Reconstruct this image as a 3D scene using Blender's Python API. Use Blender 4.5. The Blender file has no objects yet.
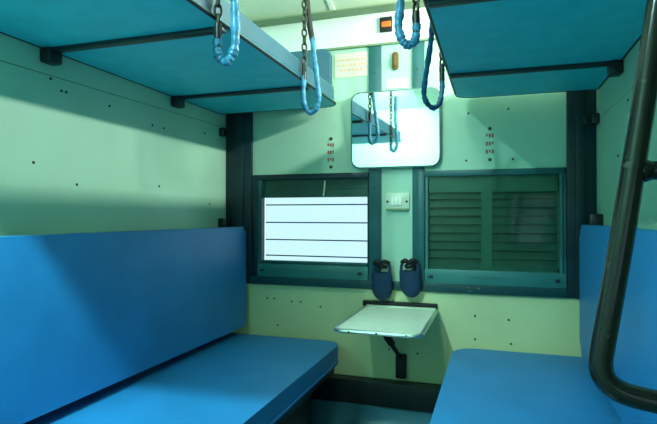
import bpy, bmesh, math, random
from mathutils import Vector, Matrix
random.seed(7)
sc = bpy.context.scene
C = bpy.context.collection
PI = math.pi

# ------------------------------------------------------------------ camera
cam_d = bpy.data.cameras.new('camera'); cam = bpy.data.objects.new('camera', cam_d); C.objects.link(cam)
cam_d.sensor_width = 36.0; cam_d.lens = 516.0 / 657.0 * 36.0; cam_d.clip_start = 0.02
cam.location = (0, 0, 1.08)
cam.matrix_world = (Matrix.Translation((0, 0, 1.08)) @ Matrix.Rotation(0.312, 4, 'Z')
                    @ Matrix.Rotation(PI/2 + 0.0078, 4, 'X') @ Matrix.Rotation(0.0014, 4, 'Z'))
sc.camera = cam

# ------------------------------------------------------------------ world and exposure
w = bpy.data.worlds.new('sky'); sc.world = w; w.use_nodes = True
bg = w.node_tree.nodes['Background']; bg.inputs[0].default_value = (0.72, 0.86, 1.0, 1); bg.inputs[1].default_value = 1.7
sc.view_settings.view_transform = 'Standard'; sc.view_settings.look = 'None'
sc.view_settings.exposure = 0.66; sc.view_settings.gamma = 1.0
sc.view_settings.use_curve_mapping = False

# lamp powers (W) and colours, used by the light fittings built further down
P_WALL, P_AISLE, P_BAY = 18.0, 80.0, 4.0
LCOL = (0.58, 1.0, 0.98)

# ------------------------------------------------------------------ helpers
def mat(name, col, rough=0.6, metal=0.0, spec=0.4, var=0.0, vscale=6.0, col2=None, bump=0.0, bscale=60.0, emit=None, speck=None):
    m = bpy.data.materials.new(name); m.use_nodes = True
    nt = m.node_tree; b = nt.nodes['Principled BSDF']
    b.inputs['Base Color'].default_value = (*col, 1); b.inputs['Roughness'].default_value = rough
    b.inputs['Metallic'].default_value = metal; b.inputs['Specular IOR Level'].default_value = spec
    tc = nt.nodes.new('ShaderNodeTexCoord')
    out = None
    if var > 0 or col2:
        n = nt.nodes.new('ShaderNodeTexNoise'); n.inputs['Scale'].default_value = vscale; n.inputs['Detail'].default_value = 6
        nt.links.new(tc.outputs['Object'], n.inputs['Vector'])
        r = nt.nodes.new('ShaderNodeValToRGB'); r.color_ramp.elements[0].position = 0.35; r.color_ramp.elements[1].position = 0.7
        c2 = col2 or tuple(c*(1-var) for c in col)
        r.color_ramp.elements[0].color = (*col, 1); r.color_ramp.elements[1].color = (*c2, 1)
        nt.links.new(n.outputs['Fac'], r.inputs['Fac']); out = r.outputs['Color']
    if speck:
        n2 = nt.nodes.new('ShaderNodeTexNoise'); n2.inputs['Scale'].default_value = 38; n2.inputs['Detail'].default_value = 3
        nt.links.new(tc.outputs['Object'], n2.inputs['Vector'])
        r2 = nt.nodes.new('ShaderNodeValToRGB'); r2.color_ramp.elements[0].position = 0.70; r2.color_ramp.elements[1].position = 0.76
        r2.color_ramp.elements[0].color = (0, 0, 0, 1); r2.color_ramp.elements[1].color = (1, 1, 1, 1)
        nt.links.new(n2.outputs['Fac'], r2.inputs['Fac'])
        mx = nt.nodes.new('ShaderNodeMix'); mx.data_type = 'RGBA'
        mx.inputs[6].default_value = (*col, 1); mx.inputs[7].default_value = (*speck, 1)
        if out: nt.links.new(out, mx.inputs[6])
        nt.links.new(r2.outputs['Color'], mx.inputs[0]); out = mx.outputs[2]
    if out: nt.links.new(out, b.inputs['Base Color'])
    if bump > 0:
        n3 = nt.nodes.new('ShaderNodeTexNoise'); n3.inputs['Scale'].default_value = bscale; n3.inputs['Detail'].default_value = 4
        nt.links.new(tc.outputs['Object'], n3.inputs['Vector'])
        bp = nt.nodes.new('ShaderNodeBump'); bp.inputs['Strength'].default_value = bump; bp.inputs['Distance'].default_value = 0.004
        nt.links.new(n3.outputs['Fac'], bp.inputs['Height']); nt.links.new(bp.outputs['Normal'], b.inputs['Normal'])
    if emit:
        b.inputs['Emission Color'].default_value = (*emit[:3], 1); b.inputs['Emission Strength'].default_value = emit[3]
    return m

M = {}
M['wall'] = mat('cream_laminate', (0.41, 0.69, 0.52), 0.42, var=0.10, vscale=3.0, bump=0.05, bscale=90)
M['band'] = mat('white_laminate', (0.88, 0.93, 0.88), 0.45, var=0.04)
M['ceil'] = mat('ceiling_laminate', (0.74, 0.85, 0.68), 0.5, var=0.06, vscale=4)
M['teal'] = mat('teal_paint', (0.020, 0.125, 0.135), 0.4, var=0.3, vscale=9)
M['teal2'] = mat('light_teal_paint', (0.04, 0.21, 0.20), 0.38, var=0.2, vscale=9)
M['dteal'] = mat('dark_teal_paint', (0.006, 0.028, 0.040), 0.4, var=0.3, vscale=9)
M['sill'] = mat('worn_teal_paint', (0.009, 0.060, 0.065), 0.4, speck=(0.4, 0.42, 0.3))
M['under'] = mat('berth_sheet', (0.03, 0.62, 0.72), 0.5, var=0.14, vscale=14, bump=0.1, bscale=200)
M['endp'] = mat('teal_rexine', (0.035, 0.13, 0.19), 0.5, var=0.15, vscale=8)
M['seat'] = mat('blue_rexine', (0.020, 0.225, 0.52), 0.45, spec=0.35, var=0.16, vscale=5, bump=0.12, bscale=240)
M['seat2'] = mat('blue_rexine_edge', (0.012, 0.19, 0.48), 0.5, var=0.2, vscale=22, bump=0.6, bscale=30)
M['black'] = mat('black_paint', (0.006, 0.012, 0.016), 0.4, spec=0.5)
M['rubber'] = mat('black_fitting', (0.010, 0.012, 0.012), 0.6)
M['pipe'] = mat('worn_black_pipe', (0.008, 0.010, 0.008), 0.18, spec=0.45, speck=(0.05, 0.05, 0.04), bump=0.08, bscale=40)
M['steel'] = mat('steel', (0.55, 0.62, 0.58), 0.32, metal=0.9)
M['dsteel'] = mat('dull_chain_steel', (0.035, 0.045, 0.03), 0.5, metal=0.4, var=0.4, vscale=60)
M['sleeve'] = mat('blue_sleeve', (0.05, 0.27, 0.46), 0.35, var=0.55, vscale=55, bump=0.5, bscale=70)
M['sleeve2'] = mat('dark_blue_sleeve', (0.012, 0.12, 0.24), 0.4, var=0.5, vscale=55, bump=0.5, bscale=70)
M['table'] = mat('table_laminate', (0.66, 0.80, 0.66), 0.35, var=0.08, vscale=18)
M['mesh'] = mat('navy_mesh', (0.005, 0.042, 0.10), 0.75, var=0.5, vscale=70, bump=0.8, bscale=160)
M['slat'] = mat('dark_green_slat', (0.022, 0.105, 0.072), 0.4, var=0.3, vscale=12)
M['slatframe'] = mat('green_shutter_frame', (0.028, 0.15, 0.115), 0.45, var=0.25, vscale=10)
M['dado'] = mat('yellow_laminate', (0.64, 0.74, 0.40), 0.42, var=0.12, vscale=3)  # wall panel below the windows, yellower than the laminate above
M['floor'] = mat('floor_vinyl', (0.055, 0.20, 0.27), 0.2, var=0.35, vscale=3, spec=0.5)
M['orange'] = mat('orange_lens', (0.85, 0.16, 0.02), 0.4)
M['brown'] = mat('brown_plastic', (0.16, 0.09, 0.03), 0.4)
M['red'] = mat('faded_red_print', (0.34, 0.10, 0.07), 0.6)
M['notice'] = mat('aged_notice', (0.70, 0.76, 0.56), 0.5, var=0.1)
M['pink'] = mat('faded_pink_print', (0.72, 0.42, 0.30), 0.6)
M['plastic'] = mat('switch_plastic', (0.62, 0.74, 0.58), 0.35)
M['switch'] = mat('white_switch', (0.85, 0.92, 0.82), 0.3)
M['screw'] = mat('rusty_screw', (0.05, 0.06, 0.035), 0.5, metal=0.3)
M['seam'] = mat('panel_joint', (0.20, 0.30, 0.17), 0.6)
M['lamp'] = mat('lit_diffuser', (0.9, 0.95, 0.9), 0.5, emit=(0.85, 1.0, 0.92, 4.0))
g = bpy.data.materials.new('window_glass'); g.use_nodes = True; nt = g.node_tree; nt.nodes.clear()
o_ = nt.nodes.new('ShaderNodeOutputMaterial'); tr = nt.nodes.new('ShaderNodeBsdfTransparent'); gl = nt.nodes.new('ShaderNodeBsdfGlossy')
tr.inputs[0].default_value = (0.58, 0.66, 0.66, 1); gl.inputs['Roughness'].default_value = 0.06
fr = nt.nodes.new('ShaderNodeFresnel'); fr.inputs[0].default_value = 1.28; mxs = nt.nodes.new('ShaderNodeMixShader')
nt.links.new(fr.outputs[0], mxs.inputs[0]); nt.links.new(tr.outputs[0], mxs.inputs[1]); nt.links.new(gl.outputs[0], mxs.inputs[2]); nt.links.new(mxs.outputs[0], o_.inputs[0])
M['glass'] = g
M['rimsteel'] = mat('aged_rim', (0.10, 0.20, 0.18), 0.4, metal=0.5)
g2 = g.copy(); g2.name = 'clear_glass'
for n_ in g2.node_tree.nodes:
    if n_.type == 'BSDF_TRANSPARENT': n_.inputs[0].default_value = (0.86, 0.95, 0.90, 1)
M['glass2'] = g2
M['mirror'] = mat('mirror_glass', (0.92, 0.98, 0.95), 0.03, metal=1.0)

def box(bm, x0, x1, y0, y1, z0, z1, bev=0.0, seg=2, rot=None):
    r = bmesh.ops.create_cube(bm, size=1.0)
    vs = r['verts']
    for v in vs:
        v.co = Vector(((v.co.x+.5)*(x1-x0)+x0, (v.co.y+.5)*(y1-y0)+y0, (v.co.z+.5)*(z1-z0)+z0))
    if rot:
        c = Vector(((x0+x1)/2, (y0+y1)/2, (z0+z1)/2)); bmesh.ops.rotate(bm, verts=vs, cent=c, matrix=rot)
    if bev > 0:
        es = list({e for v in vs for e in v.link_edges})
        bmesh.ops.bevel(bm, geom=es, offset=bev, segments=seg, affect='EDGES', profile=0.5)

def tube(bm, pts, r, seg=12, caps=True):
    pts = [Vector(p) for p in pts]; rr = r if isinstance(r, (list, tuple)) else [r]*len(pts)
    rings = []; up = None
    for i, p in enumerate(pts):
        t = (pts[min(i+1, len(pts)-1)] - pts[max(i-1, 0)]).normalized()
        if up is None: up = t.orthogonal().normalized()
        up = (up - t*up.dot(t)).normalized(); s = t.cross(up)
        rings.append([bm.verts.new(p + (up*math.cos(a) + s*math.sin(a))*rr[i]) for a in [2*PI*k/seg for k in range(seg)]])
    for a, b in zip(rings, rings[1:]):
        for k in range(seg): bm.faces.new((a[k], a[(k+1) % seg], b[(k+1) % seg], b[k]))
    if caps: bm.faces.new(rings[0][::-1]); bm.faces.new(rings[-1])

def smooth_path(pts, n=6):
    P = [Vector(p) for p in pts]; P = [P[0]*2-P[1]] + P + [P[-1]*2-P[-2]]; out = []
    for i in range(1, len(P)-2):
        a, b, c, d = P[i-1:i+3]
        for k in range(n):
            t = k/n
            out.append(0.5*((2*b)+(c-a)*t+(2*a-5*b+4*c-d)*t*t+(3*b-a-3*c+d)*t**3))
    out.append(P[-2]); return out

def prism(bm, poly, z0, z1, bev=0.0, seg=3):
    a = [bm.verts.new((x, y, z0)) for x, y in poly]; b = [bm.verts.new((x, y, z1)) for x, y in poly]
    n = len(poly); bot = bm.faces.new(a[::-1]); top = bm.faces.new(b)
    for i in range(n): bm.faces.new((a[i], a[(i+1) % n], b[(i+1) % n], b[i]))
    if bev:
        bmesh.ops.bevel(bm, geom=list(set(bot.edges) | set(top.edges)), offset=bev, segments=seg, affect='EDGES', profile=0.5)

def rrect(x0, x1, y0, y1, r, n=6):
    pts = []; rs = r if isinstance(r, (list, tuple)) else [r]*4
    for (cx, cy, sx, sy, a0), q in zip(((x0, y0, 1, 1, PI), (x1, y0, -1, 1, 1.5*PI), (x1, y1, -1, -1, 0), (x0, y1, 1, -1, .5*PI)), rs):
        q = max(q, 1e-4)
        for k in range(n+1):
            a = a0 + k/n*PI/2; pts.append((cx+sx*q+math.cos(a)*q, cy+sy*q+math.sin(a)*q))
    return pts

def obj(name, bm, m, parent=None, smooth=True, angle=40):
    bmesh.ops.remove_doubles(bm, verts=bm.verts, dist=1e-6); bmesh.ops.recalc_face_normals(bm, faces=bm.faces)
    me = bpy.data.meshes.new(name); bm.to_mesh(me); bm.free()
    o = bpy.data.objects.new(name, me); C.objects.link(o); me.materials.append(M[m] if isinstance(m, str) else m)
    if smooth: me.shade_smooth(); me.set_sharp_from_angle(angle=math.radians(angle))
    if parent:
        o.parent = parent; o.matrix_parent_inverse = Matrix.Translation(-Vector(parent.location)) if parent.type == 'EMPTY' and not parent.rotation_euler.x else Matrix()
    return o

def tag(o, label=None, cat=None, group=None, kind=None):
    if label: o['label'] = label
    if cat: o['category'] = cat
    if group: o['group'] = group
    if kind: o['kind'] = kind
    return o
def thing(name, label, cat, loc, group=None):
    o = bpy.data.objects.new(name, None); C.objects.link(o); o.empty_display_size = 0.05; o.location = loc
    return tag(o, label, cat, group)
def B(): return bmesh.new()
def bxo(name, m, parent, *a, **k):
    bm = B(); box(bm, *a, **k); return obj(name, bm, m, parent)
def struct(name, bm, m, **k): return tag(obj(name, bm, m, **k), kind='structure')

# ------------------------------------------------------------------ the room
D = 2.54; XL = -1.405; XR = 0.426; YA = -0.50; XE0, XE1 = -2.7, 2.0
def zc(y):
    t = (y-1.02)/1.52; return 2.10 + 0.33*(1-min(1, t*t))

# floor with coving curving up to the window wall
bm = B(); prof = [(YA, 0.0), (2.31, 0.0)] + [(2.31+0.15*math.sin(a), 0.15-0.15*math.cos(a)) for a in [PI/2*k/8 for k in range(1, 9)]] + [(2.46, 0.155), (2.472, .155), (2.472, -0.06), (YA, -0.06)]
va = [bm.verts.new((XE0, y, z)) for y, z in prof]; vb = [bm.verts.new((XE1, y, z)) for y, z in prof]
n = len(prof)
for i in range(n): bm.faces.new((va[i], va[(i+1) % n], vb[(i+1) % n], vb[i]))
bm.faces.new(va); bm.faces.new(vb[::-1])
struct('floor', bm, 'floor')
bm = B(); box(bm, XE0, XE1, 2.472, 2.54, 0.10, 0.27, bev=0.004); struct('baseboard_window', bm, 'black')

# window wall, with two real openings
W1 = (-1.215, -0.605, 0.80, 1.285); W2 = (-0.325, 0.305, 0.80, 1.285)
def wall_pieces(bm, y0, y1, x0, x1, z0, z1, holes):
    xs = sorted({x0, x1, *[h[0] for h in holes], *[h[1] for h in holes]})
    for a, b in zip(xs, xs[1:]):
        h = [q for q in holes if q[0] <= a+1e-6 and q[1] >= b-1e-6]
        if h: box(bm, a, b, y0, y1, z0, h[0][2]); box(bm, a, b, y0, y1, h[0][3], z1)
        else: box(bm, a, b, y0, y1, z0, z1)
bm = B(); wall_pieces(bm, D, D+0.07, XE0, XE1, 0.0, 2.2, [W1, W2]); wf = struct('wall_window', bm, 'wall', smooth=False)
# white cornice band above
bm = B(); box(bm, XL-0.002, XR+0.002, D-0.012, D, 1.945, 2.098, bev=0.002); struct('trim_1', bm, 'band')
bm = B(); box(bm, XL, XR, D-0.016, D, 1.935, 1.945); struct('trim_2', bm, 'seam')

# aisle wall behind the camera, with two windows
W3 = (-1.5, -0.8, 0.80, 1.30); W4 = (0.15, 0.85, 0.80, 1.30)
bm = B(); wall_pieces(bm, YA-0.06, YA, XE0, XE1, 0.0, 2.2, [W3, W4]); struct('wall_aisle', bm, 'wall', smooth=False)
for i, h in ((3, W3), (4, W4)):
    bm = B()
    for q in ((h[0]-.05, h[0], h[2]-.05, h[3]+.05), (h[1], h[1]+.05, h[2]-.05, h[3]+.05), (h[0], h[1], h[3], h[3]+.05), (h[0], h[1], h[2]-.05, h[2])):
        box(bm, q[0], q[1], YA, YA+.02, q[2], q[3])
    o = struct('window_%d' % i, bm, 'teal')
    bm = B(); box(bm, h[0], h[1], YA-.035, YA-.030, h[2], h[3]); obj('pane', bm, 'glass', o)
    for k in range(4):
        bm = B(); z = h[2]+.1*(k+1); tube(bm, [(h[0], YA-.05, z), (h[1], YA-.05, z)], .005, 8); obj('bar', bm, 'dteal', o)
for nm, x in (('wall_left_end', XE0), ('wall_right_end', XE1)):
    bm = B(); box(bm, x-.05 if x < 0 else x, x if x < 0 else x+.05, YA, D, 0, 2.5); struct(nm, bm, 'wall')

# curved ceiling with panel joints
def ceil_strip(bm, x0, x1, lo, hi, ya=YA, yb=D, n=24):
    for k in range(n):
        y0 = ya+(yb-ya)*k/n; y1 = ya+(yb-ya)*(k+1)/n
        vs = [bm.verts.new((x, y, zc(y)+d)) for x in (x0, x1) for y in (y0, y1) for d in (lo, hi)]
        for f in ((0, 1, 3, 2), (4, 6, 7, 5), (0, 4, 5, 1), (2, 3, 7, 6), (0, 2, 6, 4), (1, 5, 7, 3)): bm.faces.new([vs[i] for i in f])
    bmesh.ops.remove_doubles(bm, verts=bm.verts, dist=1e-5)
bm = B(); ceil_strip(bm, XE0, XE1, 0.0, 0.05); struct('ceiling', bm, 'ceil')
for i, x in enumerate((-0.78, -0.10)):
    bm = B(); ceil_strip(bm, x-.012, x+.012, -0.007, 0.0); struct('trim_%d' % (3+i), bm, 'band')
bm = B(); box(bm, XL, XR, D-.10, D-.012, 2.098, 2.104); struct('trim_5', bm, 'seam')

# partitions follow the curve of the ceiling
def partition(name, x0, x1, y0):
    bm = B(); N = 14
    ys = [y0+(D-y0)*k/N for k in range(N+1)]
    poly = [(y0, 0.0), (2.30, 0.0)] + [(2.30, .27), (2.47, .27), (D, .27)] + [(y, zc(y)) for y in reversed(ys)]
    a = [bm.verts.new((x0, y, z)) for y, z in poly]; b = [bm.verts.new((x1, y, z)) for y, z in poly]; m = len(poly)
    bm.faces.new(a); bm.faces.new(b[::-1])
    for i in range(m): bm.faces.new((a[i], b[i], b[(i+1) % m], a[(i+1) % m]))
    return struct(name, bm, 'wall', smooth=False)
YL0, YR0 = 0.66, 0.855
wl = partition('wall_left', XL-.035, XL, YL0)
wr = partition('wall_right', XR, XR+.035, YR0)
# panel joint running along the left and right partition, screws
def seam(parent, x, s, y0, z0, y1, z1):
    bm = B(); tube(bm, [(x, y0, z0), (x, y1, z1)], .0016, 6); obj('panel_joint', bm, 'seam', parent)
seam(wl, XL, 1, YL0+.02, 1.536, 2.50, 1.562)
seam(wr, XR, 1, YR0+.02, 1.50, 2.50, 1.50)
def screw(parent, p, ax, r=.006):
    bm = B(); q = Vector(p); d = Vector(ax); tube(bm, [q, q+d*.002, q+d*.004], [r, r, r*.5], 10); obj('screw', bm, 'screw', parent)
for y, z in ((1.345, 1.535), (1.39, 1.505), (1.41, 1.505), (1.62, 1.50), (1.88, 1.47), (1.96, 1.47), (2.30, 1.50), (1.28, 1.25), (1.46, 1.19), (1.93, 1.21), (2.35, 1.14)):
    screw(wl, (XL, y, z), (1, 0, 0), .005)
for y, z in ((1.95, 1.47), (1.75, 1.35), (2.1, 1.30), (1.6, 1.50), (1.9, 1.10)): screw(wr, (XR, y, z), (-1, 0, 0), .005)
for x, z in ((-1.16, .64), (-1.12, .64), (-1.02, .63), (-.97, .63), (-.86, .61), (-1.10, .50), (-.09, .61), (.06, .60), (-.09, .50), (.07, .49), (-.50, .42), (-.36, .41),
             (-.12, 1.57), (.06, 1.58), (-.13, 1.345), (.08, 1.345), (-.60, 1.78), (-.35, 1.87)):
    screw(wf, (x, D-.006 if z < .71 else D, z), (0, -1, 0), .005)
for x in (-.575, -.36):
    for z in (1.80, 1.22, 1.0, .86): screw(wf, (x, D-.011, z), (0, -1, 0), .004)

bm = B(); box(bm, XL+.001, XR-.001, D-.006, D+.001, .272, .714); struct('trim_11', bm, 'dado')
# corner posts and window strips
for i, (x0, x1) in enumerate(((XL, -1.250), (0.306, XR))):
    bm = B(); box(bm, x0, x1, D-.022, D,   .715, 1.935, bev=.004); box(bm, x0+.035, x1-.045, D-.034, D-.02, .715, 1.935, bev=.003)
    struct('trim_%d' % (6+i), bm, 'dteal')
for i, (x0, x1) in enumerate(((-.605, -.540), (-.385, -.326))):
    bm = B(); box(bm, x0, x1, D-.010, D, .755, 1.935, bev=.002); struct('trim_%d' % (8+i), bm, 'teal2' if 0 else 'teal')
bm = B(); box(bm, -1.250, 0.306, D-.024, D, .715, .757, bev=.003); sill = struct('trim_10', bm, 'sill')

# window 1: raised shutter, safety bars, lower tray
def window(n, h, label=None):
    x0, x1, z0, z1 = h
    r = bpy.data.objects.new('window_%d' % n, None); C.objects.link(r); r.location = ((x0+x1)/2, D, z0); tag(r, kind='structure')
    bm = B()
    box(bm, x0-.033, x0, D-.018, D+.05, .755, 1.300, bev=.002); box(bm, x1-.004 if n == 1 else x1-.012, x1, D-.018, D+.05, .755, 1.300, bev=.002)
    box(bm, x0, x1, D-.018, D+.05, 1.272, 1.300, bev=.002)
    obj('window_frame', bm, 'dteal' if n == 1 else 'teal', r)
    bm = B(); box(bm, x0, x1, D-.020, D+.05, .756, .825, bev=.004)
    box(bm, x0+.22, x1-.22, D-.024, D-.018, .792, .797)
    t = obj('shutter_tray', bm, 'teal2', r)
    for x in (x0+.03, x1-.04):
        bm = B(); box(bm, x-.010, x+.010, D-.030, D-.018, .785, .797, bev=.002); obj('latch', bm, 'black', t)
    return r
w1 = window(1, W1)
bm = B(); box(bm, W1[0], W1[0]+.022, D-.012, D+.03, .825, 1.272); box(bm, W1[0]+.022, W1[1]-.004, D+.0, D+.03, .825, .842, bev=.004); obj('inner_frame', bm, 'teal', w1)
bm = B(); box(bm, W1[0]+.022, W1[1]-.004, D+.012, D+.03, 1.178, 1.272)
for k in range(2): box(bm, W1[0]+.022, W1[1]-.004, D+.006, D+.014, 1.178+k*.047, 1.184+k*.047)
obj('raised_shutter', bm, 'slat', w1)
bm = B(); tube(bm, [(-.838, D-.002, 1.262), (-.840, D-.004, 1.225), (-.846, D-.002, 1.185)], .004, 8); obj('pull_cord', bm, 'plastic', w1)
for z in (1.140, 1.045, .952, .866):
    bm = B(); tube(bm, [(W1[0]+.02, D+.045, z), (W1[1], D+.045, z)], .0034, 8); obj('bar', bm, 'teal2', w1)
bm = B(); box(bm, W1[0]+.022, W1[1]-.004, D+.036, D+.039, .84, 1.18); obj('pane', bm, 'glass', w1)

# window 2: closed louvre shutter behind glass
w2 = window(2, W2)
bm = B(); box(bm, W2[0]+.004, W2[0]+.016, D-.014, D+.012, .825, 1.272); box(bm, W2[1]-.028, W2[1]-.016, D-.014, D+.012, .825, 1.272)
obj('inner_frame', bm, 'teal2', w2)
bm = B()
box(bm, W2[0], W2[0]+.02, D+.012, D+.05, .825, 1.272); box(bm, W2[1]-.035, W2[1], D+.012, D+.05, .825, 1.272)
box(bm, W2[0], W2[1], D+.012, D+.05, 1.195, 1.272); box(bm, W2[0], W2[1], D+.012, D+.05, .825, .845); box(bm, -.062, -.012, D+.010, D+.05, .825, 1.272)
f = obj('shutter_frame', bm, 'slatframe', w2)
for k in range(9):
    z = .862 + k*.0405
    for a, b in ((W2[0]+.018, -.060), (-.014, W2[1]-.033)):
        bm = B(); box(bm, a, b, D+.028-.003, D+.028+.003, z-.028, z+.028, rot=Matrix.Rotation(math.radians(-32), 3, 'X')); obj('slat', bm, 'slat', f)
bm = B(); box(bm, W2[0]+.016, W2[1]-.028, D-.004, D-.001, .825, 1.272); obj('pane', bm, 'glass2', w2)

# ------------------------------------------------------------------ light fittings
def area(name, loc, rot, sx, sy, power, col=LCOL):
    l = bpy.data.lights.new(name, 'AREA'); l.shape = 'RECTANGLE'; l.size = sx; l.size_y = sy; l.energy = power; l.color = col
    o = bpy.data.objects.new(name, l); C.objects.link(o); o.location = loc; o.rotation_euler = rot; return o
# tube light high on the right partition
t = thing('tube_light', 'tube light fitting high on the right partition above the upper berth', 'light', (XR, 1.90, 1.95))
bxo('housing', 'band', t, XR-.045, XR-.001, 1.57, 2.23, 1.90, 2.00, bev=.008)
bm = B(); tube(bm, [(XR-.062, 1.60, 1.935), (XR-.062, 2.20, 1.935)], .014, 14); obj('tube', bm, 'lamp', t)
l = area('tube_lamp', (XR-.080, 1.90, 1.935), (0, math.radians(90), 0), .03, .6, P_WALL, (0.90, 1.0, 0.86)); l.parent = t; l.matrix_parent_inverse = Matrix.Translation(-Vector(t.location))
# aisle ceiling light
ya = 0.21; za = zc(ya)
t = thing('ceiling_light', 'square ceiling light over the aisle', 'light', (-.85, ya, za))
bxo('housing', 'band', t, -.96, -.74, ya-.07, ya+.07, za-.065, za-.030, bev=.006)
bxo('diffuser', 'lamp', t, -.945, -.755, ya-.055, ya+.055, za-.078, za-.064, bev=.006)
bxo('mounting_plate', 'band', t, -.93, -.77, ya-.05, ya+.05, za-.031, za+.015)
l = area('aisle_lamp', (-.85, ya, za-.082), (0, math.radians(22), 0), .17, .07, P_AISLE); l.parent = t; l.matrix_parent_inverse = Matrix.Translation(-Vector(t.location))
# bay ceiling light
yb = 1.45; zb = zc(yb)
t = thing('ceiling_light', 'round ceiling light over the middle of the bay', 'light', (-.45, yb, zb))
bm = B(); prism(bm, [(-.45+.12*math.cos(a), yb+.12*math.sin(a)) for a in [2*PI*k/28 for k in range(28)]], zb-.04, zb-.004, bev=.006); obj('housing', bm, 'band', t)
bm = B(); prism(bm, [(-.45+.10*math.cos(a), yb+.10*math.sin(a)) for a in [2*PI*k/28 for k in range(28)]], zb-.055, zb-.039, bev=.006); obj('diffuser', bm, 'lamp', t)
l = area('bay_lamp', (-.45, yb, zb-.060), (0, 0, 0), .16, .16, P_BAY, (0.88, 1.0, 0.88)); l.parent = t; l.matrix_parent_inverse = Matrix.Translation(-Vector(t.location))

# ------------------------------------------------------------------ upper berths
ZU = 1.626
def upper_berth(xw, xf, y0, y1, side, label):
    """xw wall side, xf front edge; side=+1 when the berth reaches to +x"""
    t = thing('upper_berth', label, 'berth', ((xw+xf)/2, (y0+y1)/2, ZU), 'upper berths')
    a, b = (xw+.004, xf) if side > 0 else (xf, xw-.004)
    rr = (.02, .06, .07, .01) if side > 0 else (.06, .02, .01, .07)
    bm = B(); prism(bm, rrect(a, b, y0, y1, rr), ZU, ZU+.012); obj('base_panel', bm, 'under', t)
    bm = B()
    P = rrect(a, b, y0, y1, rr)
    tube(bm, [(x, y, ZU+.004) for x, y in P + [P[0]]], .006, 8); obj('edge_trim', bm, 'black', t)
    bm = B(); ins = .004
    P = rrect(a+ins, b-ins, y0+ins, y1-ins, rr); prism(bm, P, ZU+.012, ZU+.080, bev=.012, seg=4); c = obj('mattress', bm, 'endp', t)
    for yc in (1.325, 2.035):
        if y0 < yc-.03:
            bxo('cross_bar', 'dteal', t, a+.005, b-.004, yc-.014, yc+.014, ZU-.014, ZU+.001, bev=.003)
            s = 1 if side > 0 else -1
            bm = B(); x0, x1 = sorted((xw+s*.001, xw+s*.045)); box(bm, x0, x1, yc-.028, yc+.028, ZU-.050, ZU-.001, bev=.008)
            obj('bracket', bm, 'black', t)
    return t
ubl = upper_berth(XL, -.740, YL0+.03, 2.455, 1, 'blue upper berth on the left partition seen from below')
ubr = upper_berth(XR, -.168, YR0+.03, 2.46, -1, 'blue upper berth on the right partition seen from below')
bm = B(); prism(bm, rrect(XL+.004, -.795, 1.66, 1.928, (.004, .01, .03, .004)), 0, .045, bev=.008)
for v in bm.verts: v.co = Vector((v.co.x, 2.475+v.co.z, v.co.y))
tag(obj('end_cushion', bm, 'endp'), 'teal padded end board on the window wall above the left upper berth', 'end board')

# ------------------------------------------------------------------ lower berths and backrests
def cushion(name, m, parent, x0, x1, y0, y1, z0, z1, r=.022, seg=5, crown=.0, axis='z'):
    bm = B(); box(bm, x0, x1, y0, y1, z0, z1)
    bmesh.ops.subdivide_edges(bm, edges=bm.edges[:], cuts=0)
    bmesh.ops.bevel(bm, geom=bm.edges[:], offset=r, segments=seg, affect='EDGES', profile=.5)
    return obj(name, bm, m, parent)
def lower_berth(xw, xf, y0, y1, side, label):
    t = thing('lower_berth', label, 'berth', ((xw+xf)/2, (y0+y1)/2, 0), 'lower berths')
    s = side; dz = 0 if side > 0 else .016
    a, b = sorted((xw+s*.02, xf)); 
    bm = B(); prism(bm, rrect(a, b, y0, y1, (.02, .06, .09, .02) if s > 0 else (.06, .02, .02, .10), 10), .365+dz, .455+dz, bev=.034, seg=8)
    c = obj('cushion', bm, 'seat', t)
    bm = B(); P = rrect(a+.012, b-.001, y0+.012, y1-.002, (.02, .06, .09, .02) if s > 0 else (.06, .02, .02, .10), 10)
    tube(bm, [(x, y, .376+dz) for x, y in P+[P[0]]], .0045, 8); obj('seam_piping', bm, 'seat2', c)
    a, b = sorted((xw+s*.004, xf-s*.02)); bxo('frame', 'black', t, a, b, y0+.02, min(y1, 2.40), .320, .366+dz, bev=.004)
    a, b = sorted((xw+s*.004, xf-s*.10)); bxo('front_panel', 'black', t, a, b, y0+.05, 2.295, .002, .322, bev=.004)
    return t
lower_berth(XL, -.722, YL0+.03, 2.468, 1, 'long blue lower berth seat on the left under the barred window')
lower_berth(XR, -.183, YR0+.03, 2.468, -1, 'blue lower berth seat on the right under the louvred window')

def backrest(xw, xf, y0, y1, z0, z1, side, lean, label):
    t = thing('backrest', label, 'backrest', (xw, (y0+y1)/2, z0), 'folded down backrests')
    bm = B(); a, b = sorted((xf-side*.062, xf))
    P = rrect(y0, y1, z0, z1, .022 if side > 0 else (.05, .05, .05, .05)); prism(bm, P, a, b, bev=.018, seg=5)
    for v in bm.verts:
        y, z, x = v.co; v.co = Vector((x + side*lean*(z1-z)/(z1-z0), y, z))
    obj('cushion', bm, 'seat', t)
    a, b = sorted((xw+side*.002, xf-side*.060)); bxo('board', 'black', t, a, b, y0+.03, y1-.03, z0+.02, z1-.02)
    for y in ((y1-.05),) + ((y0+.1),):
        a, b = sorted((xw+side*.001, xw+side*.05))
        bxo('hinge', 'black', t, a, b, y, y+.045, z1-.012, z1+.045, bev=.005)
    return t
backrest(XL, -1.264, YL0+.04, 2.485, .497, 1.022, 1, .005, 'long blue padded backrest on the left partition')
backrest(XR, .342, YR0+.04, 2.42, .500, 1.045, -1, .0, 'darker blue padded backrest on the right behind the ladder')
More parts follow.
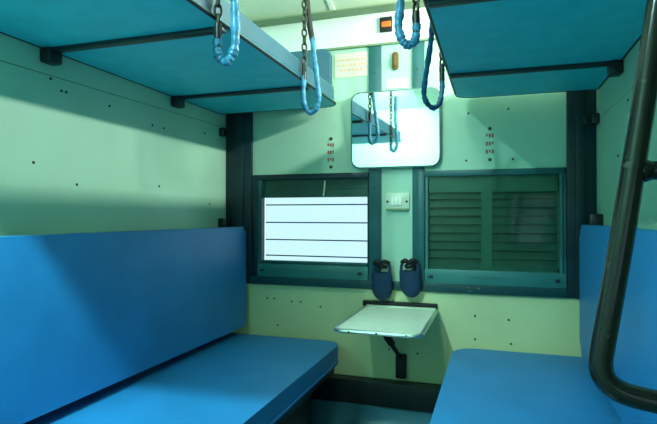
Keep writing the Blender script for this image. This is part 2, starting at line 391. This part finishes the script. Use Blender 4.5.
# hooks on the posts that hold the middle berths
def latch(x, y, z, s, label):
    t = thing('berth_latch', label, 'latch', (x, y, z), 'berth latches')
    bxo('plate', 'black', t, *sorted((x, x+s*.03)), y-.022, y+.022, z-.022, z+.022, bev=.004)
    bm = B(); tube(bm, smooth_path([(x+s*.028, y, z+.008), (x+s*.05, y, z+.010), (x+s*.056, y-.01, z-.004), (x+s*.050, y-.014, z-.02)]), .006, 8)
    obj('catch', bm, 'dsteel', t)
latch(XL, 2.465, 1.53, 1, 'small black berth latch on the left partition by the corner post')
latch(XR, 2.465, 1.50, -1, 'small black berth latch on the right partition by the corner post')

# ------------------------------------------------------------------ berth chains with blue sleeves
def chain_links(bm, p0, p1, pitch=.028, r=.0042, w=.0095):
    p0, p1 = Vector(p0), Vector(p1); n = max(1, int((p1-p0).length/pitch)); d = (p1-p0).normalized()
    u = d.orthogonal().normalized(); v = d.cross(u)
    for k in range(n):
        c = p0 + (p1-p0)*((k+.5)/n); s = u if k % 2 else v; L = pitch*.62
        pts = [c + d*(L*math.cos(a)) + s*(w*math.sin(a)) for a in [2*PI*j/12 for j in range(13)]]
        tube(bm, pts, r, 6, caps=False)
def chain(name, label, top, hook, loop, mats, r, strap=None, rod=None):
    t = thing(name, label, 'berth chain', hook, 'berth suspension chains')
    bm = B(); chain_links(bm, top, hook); obj('chain', bm, 'dsteel', t)
    bm = B(); p = smooth_path(loop, 8); rr = [r*(1+.12*math.sin(i*1.9)+.10*math.sin(i*.7)) for i in range(len(p))]; tube(bm, p, rr, 12); obj('sleeve', bm, mats, t)
    bm = B(); h = Vector(hook); tube(bm, [h+Vector((0, 0, .035)), h, h-Vector((0, 0, .03))], .010, 10); obj('eye_bolt', bm, 'black', t)
    if strap:
        bm = B(); tube(bm, smooth_path(strap[0], 6), strap[1], 10); obj('strap', bm, 'rubber', t)
    return t
CH = []
chain('berth_chain', 'hanging chain with light blue sleeve loop nearest on the left berth edge', (-.724, 1.255, zc(1.255)), (-.726, 1.255, 1.575),
      [(-.682, 1.275, 1.90), (-.690, 1.270, 1.74), (-.682, 1.270, 1.66), (-.680, 1.270, 1.56), (-.690, 1.268, 1.520), (-.708, 1.262, 1.505), (-.727, 1.256, 1.525), (-.728, 1.255, 1.565)], 'sleeve', .0125)
chain('berth_chain', 'hanging chain with blue sleeve and black strap at the far end of the left berth', (-.724, 1.930, zc(1.930)), (-.725, 1.930, 1.655),
      [(-.700, 1.955, 1.80), (-.690, 1.955, 1.71), (-.676, 1.955, 1.60), (-.672, 1.955, 1.54), (-.688, 1.955, 1.505), (-.715, 1.958, 1.500), (-.728, 1.932, 1.535), (-.727, 1.930, 1.64)], 'sleeve', .0105,
      strap=([(-.735, 1.955, 2.10), (-.722, 1.953, 1.95), (-.712, 1.953, 1.86), (-.700, 1.955, 1.79)], .0115))
chain('berth_chain', 'hanging chain with pale blue sleeve loop nearest on the right berth edge', (-.205, 1.40, zc(1.40)), (-.203, 1.40, 1.60),
      [(-.236, 1.395, 1.95), (-.240, 1.395, 1.78), (-.243, 1.395, 1.67), (-.250, 1.395, 1.60), (-.240, 1.395, 1.560), (-.222, 1.398, 1.545), (-.205, 1.40, 1.560), (-.201, 1.40, 1.60)], 'sleeve', .0115)
chain('berth_chain', 'dark blue sling loop hanging from the far end of the right berth', (-.190, 1.985, zc(1.985)), (-.190, 1.985, 1.620),
      [(-.190, 1.985, 1.90), (-.190, 1.80, 1.80), (-.192, 1.70, 1.72), (-.202, 1.74, 1.67), (-.222, 1.80, 1.60), (-.240, 1.85, 1.525), (-.234, 1.87, 1.49), (-.215, 1.91, 1.476), (-.196, 1.95, 1.50), (-.189, 1.98, 1.56), (-.190, 1.985, 1.60)], 'sleeve2', .0095)

# ------------------------------------------------------------------ mirror on the window wall
t = thing('mirror', 'large rounded square mirror reflecting the white ceiling and hanging chains', 'mirror', (-.468, D-.012, 1.32))
def rr_plate(name, m, parent, x0, x1, z0, z1, r, ya, yb, bev=0, rot=None, at=None):
    bm = B(); prism(bm, rrect(x0, x1, z0, z1, r), ya, yb, bev=bev, seg=2)
    for v in bm.verts: v.co = Vector((v.co.x, v.co.z, v.co.y))
    if rot: bmesh.ops.rotate(bm, verts=bm.verts, cent=at, matrix=rot)
    return obj(name, bm, m, parent)
TILT = Matrix.Rotation(math.radians(1.2), 3, 'X'); at = Vector((-.468, D-.02, 1.32))
rr_plate('mirror_frame', 'rimsteel', t, -.690, -.246, 1.318, 1.700, .045, D-.030, D-.018, bev=.002, rot=TILT, at=at)
rr_plate('mirror_glass', 'mirror', t, -.683, -.253, 1.325, 1.693, .040, D-.0325, D-.0295, rot=TILT, at=at)
for x, z in ((-.67, 1.34), (-.265, 1.34), (-.67, 1.68), (-.265, 1.68)):
    bm = B(); tube(bm, [(x, D, z), (x, D-.022, z)], .006, 8); obj('standoff', bm, 'dsteel', t)

# small fittings between the strips
t = thing('switch_plate', 'small switch socket plate between the two windows', 'switch', (-.458, D, 1.11))
rr_plate('plate', 'plastic', t, -.518, -.400, 1.113, 1.195, .006, D-.012, D, bev=.002)
bxo('shroud', 'seam', t, -.512, -.404, D-.022, D-.011, 1.108, 1.118, bev=.002)
for x in (-.480, -.462, -.444): bxo('switch', 'switch', t, x-.0085, x+.0085, D-.018, D-.011, 1.133, 1.175, bev=.002)
for x in (-.507, -.412):
    bm = B(); tube(bm, [(x, D-.011, 1.152), (x, D-.015, 1.152)], .006, 10); obj('screw', bm, 'screw', t)
t = thing('alarm_lamp', 'small black box with orange lens on the white cornice', 'indicator lamp', (-.515, D-.012, 2.03))
bxo('box', 'rubber', t, -.545, -.483, D-.030, D-.012, 1.995, 2.068, bev=.004)
bxo('lens', 'orange', t, -.535, -.486, D-.037, D-.029, 2.014, 2.044, bev=.004)
t = thing('coat_hook', 'small brown oval hook between the teal strips above the mirror', 'hook', (-.470, D, 1.85))
rr_plate('back_plate', 'brown', t, -.486, -.454, 1.806, 1.896, .014, D-.010, D, bev=.003)
bm = B(); tube(bm, smooth_path([(-.470, D-.008, 1.875), (-.470, D-.022, 1.860), (-.470, D-.026, 1.835), (-.470, D-.018, 1.820)]), .006, 8); obj('hook', bm, 'brown', t)
t = thing('glare_patch', 'pale patch imitating glare just above the top edge of the mirror', 'painted glare', (-.455, D, 1.74))
rr_plate('sheet', 'plastic', t, -.515, -.405, 1.715, 1.765, .010, D-.002, D)  # pale plate stands in for a glare on the wall

# notice plate with faint illegible print
t = thing('notice_plate', 'cream notice plate with faint pink print beside the left end board', 'sign', (-.70, D, 1.79))
rr_plate('plate', 'notice', t, -.785, -.612, 1.790, 1.915, .004, D-.003, D)
for k, (a, b) in enumerate(((-.775, -.625), (-.770, -.62), (-.755, -.64))):
    bm = B(); z = 1.880-.026*k; x = a
    random.seed(k+3)
    while x < b:
        l = random.uniform(.006, .018); box(bm, x, min(x+l, b+.004), D-.0042, D-.0028, z-.006, z+.004); x += l+.005
    obj('print', bm, 'pink', t)
def berth_number(x, z, label):
    t = thing('berth_number_mark', label, 'marking', (x, D, z), None)
    for dz in (.074, -.072):
        bm = B(); tube(bm, [(x, D, z+dz), (x, D-.003, z+dz)], .0085, 12); obj('fixing_dot', bm, 'screw', t)
    for k in range(3):
        bm = B(); zz = z+.042-.038*k
        for j in range(3): 
            xx = x-.014+j*.013; box(bm, xx-.0045, xx+.0045, D-.0012, D+.0, zz-.009, zz+.009) if (j+k) % 3 else box(bm, xx-.0035, xx+.0035, D-.0012, D+.0, zz-.004, zz+.009)
        obj('print', bm, 'red', t)
berth_number(-.806, 1.405, 'faded red berth number marks on the wall left of the mirror')
berth_number(-.022, 1.418, 'faded red berth number marks on the wall right of the mirror')

# ------------------------------------------------------------------ bottle holders hung under the strips
def holder(cx, zt, zb, lab, lean):
    t = thing('bottle_holder', lab, 'bottle holder', (cx, D-.025, zt), 'bottle holders between the windows')
    H_ = zt-zb; bm = B(); N = 20; rows = []
    for i, f in enumerate((0.30, .36, .45, .55, .68, .80, .90, .96, 1.0)):
        z = zt-f*H_; wx = .044+.008*math.sin(f*2.6); wy = .026
        if f > .68: q = math.sqrt(max(0, 1-((f-.68)/.33)**2)); wx *= q; wy *= q
        rows.append([bm.verts.new((cx+lean*(f-.5)+wx*math.cos(a), D-.058+wy*math.sin(a), z)) for a in [2*PI*k/N for k in range(N)]])
    for a, b in zip(rows, rows[1:]):
        for k in range(N): bm.faces.new((a[k], a[(k+1) % N], b[(k+1) % N], b[k]))
    bm.faces.new(rows[-1])
    obj('pouch', bm, 'mesh', t)
    c = cx-lean*.2; z = zt-.30*H_
    for s in (-1, 1):
        bm = B(); tube(bm, smooth_path([(c+s*.038, D-.060, z-.02), (c+s*.040, D-.058, z+.015), (c+s*.034, D-.050, zt-.018), (c+s*.016, D-.038, zt-.004)]), .0075, 8); obj('strap', bm, 'mesh', t)
    bm = B(); tube(bm, smooth_path([(c-.038, D-.050, zt-.016), (c-.020, D-.064, zt-.006), (c-.004, D-.060, zt-.016), (c+.014, D-.066, zt-.004), (c+.036, D-.050, zt-.014)]), .011, 8)
    tube(bm, smooth_path([(c-.020, D-.050, zt-.030), (c-.006, D-.066, zt-.036), (c+.008, D-.062, zt-.026), (c+.022, D-.050, zt-.032)]), .009, 8)
    obj('gathered_top', bm, 'rubber', t)
    bm = B(); tube(bm, [(c, D-.010, zt-.016), (c, D-.060, zt-.016)], .006, 8); obj('hook', bm, 'black', t)
holder(-.526, .862, .668, 'blue mesh bottle holder hanging at the right edge of the barred window', .004)
holder(-.388, .872, .690, 'blue mesh bottle holder hanging at the left edge of the louvred window', .012)

# ------------------------------------------------------------------ folding table
t = thing('folding_table', 'small pale folding table with metal rim fixed under the windows', 'table', (-.44, D, .625))
bm = B(); P = rrect(-.606, -.269, 1.962, 2.505, (.035, .035, .004, .004)); prism(bm, P, .618, .634); top = obj('tabletop', bm, 'table', t)
bm = B(); Pp = rrect(-.609, -.266, 1.959, 2.508, (.036, .036, .004, .004)); tube(bm, [(x, y, .627) for x, y in Pp+[Pp[0]]], .0095, 8); obj('rim', bm, 'steel', t)
for x in (-.545, -.435, -.320):
    bm = B(); tube(bm, [(x, 1.951, .627), (x, 1.947, .627)], .004, 8); obj('rivet', bm, 'screw', t)
bxo('hinge_rail', 'rubber', t, -.630, -.264, D-.030, D-.001, .632, .658, bev=.003)
bxo('back_strip', 'plastic', t, -.606, -.269, 2.490, 2.509, .634, .641, bev=.002)
bm = B(); tube(bm, [(-.478, 2.18, .612), (-.470, 2.30, .54), (-.440, 2.49, .400)], [.012, .011, .010], 10); s = obj('support_strut', bm, 'rubber', t)
bm = B(); tube(bm, [(-.467, 2.32, .53), (-.458, 2.38, .487)], .017, 10); obj('joint', bm, 'rubber', s)
bxo('strut_socket', 'rubber', t, -.462, -.412, D-.045, D-.006, .290, .405, bev=.006)

# ------------------------------------------------------------------ ladder at the end of the right berth
t = thing('ladder', 'worn black steel pipe ladder with rungs in front of the right berth', 'ladder', (.27, .84, .80))
R = .0157
def lp(x, z): return (x, .80+(z-.82)*.03, z)
left = [(.268, 1.72), (.243, 1.55), (.210, 1.331), (.188, 1.184), (.170, 1.063), (.150, .941), (.142, .894), (.140, .873), (.146, .853), (.166, .838), (.207, .830), (.255, .828)]
left = [lp(x, z) for x, z in left]
# mirror image of the left rail about the ladder's middle line
cxm = .345
right = [(2*cxm-x, y, z) for x, y, z in left]
bm = B(); path = smooth_path(left + right[::-1], 6); tube(bm, path, R, 20); obj('rails', bm, 'pipe', t, angle=60)
def rail_x(z):
    for (x0, _, z0), (x1, _, z1) in zip(left, left[1:]):
        if z1 <= z <= z0: return x0+(x1-x0)*(z0-z)/(z0-z1)
for z in (1.143, 1.45):
    x = rail_x(z); y = lp(0, z)[1]
    bm = B(); tube(bm, [(x, y, z), (2*cxm-x, y, z)], R*.82, 16)
    r_ = obj('rung', bm, 'pipe', t)
    for sx in (x, 2*cxm-x):
        s = 1 if sx == x else -1
        bm = B(); tube(bm, [(sx+s*R*.8, y, z), (sx+s*R*1.05, y, z), (sx+s*R*1.5, y, z)], [R*1.05, R*1.0, R*.82], 16); obj('weld', bm, 'pipe', r_)
for x in (left[0][0], right[0][0]):
    y = left[0][1]
    bm = B(); tube(bm, smooth_path([(x, y, 1.715), (x, y+.004, 1.745), (x, y+.02, 1.760), (x, y+.045, 1.755), (x, y+.05, 1.735)]), .011, 10); obj('hook', bm, 'pipe', t)
for y_, z_ in ((YR0-.004, 1.25),):
    bm = B(); box(bm, XR+.002, XR+.030, y_-.040, y_+.002, z_-.02, z_+.02, bev=.003); obj('wall_clip', bm, 'black', t)
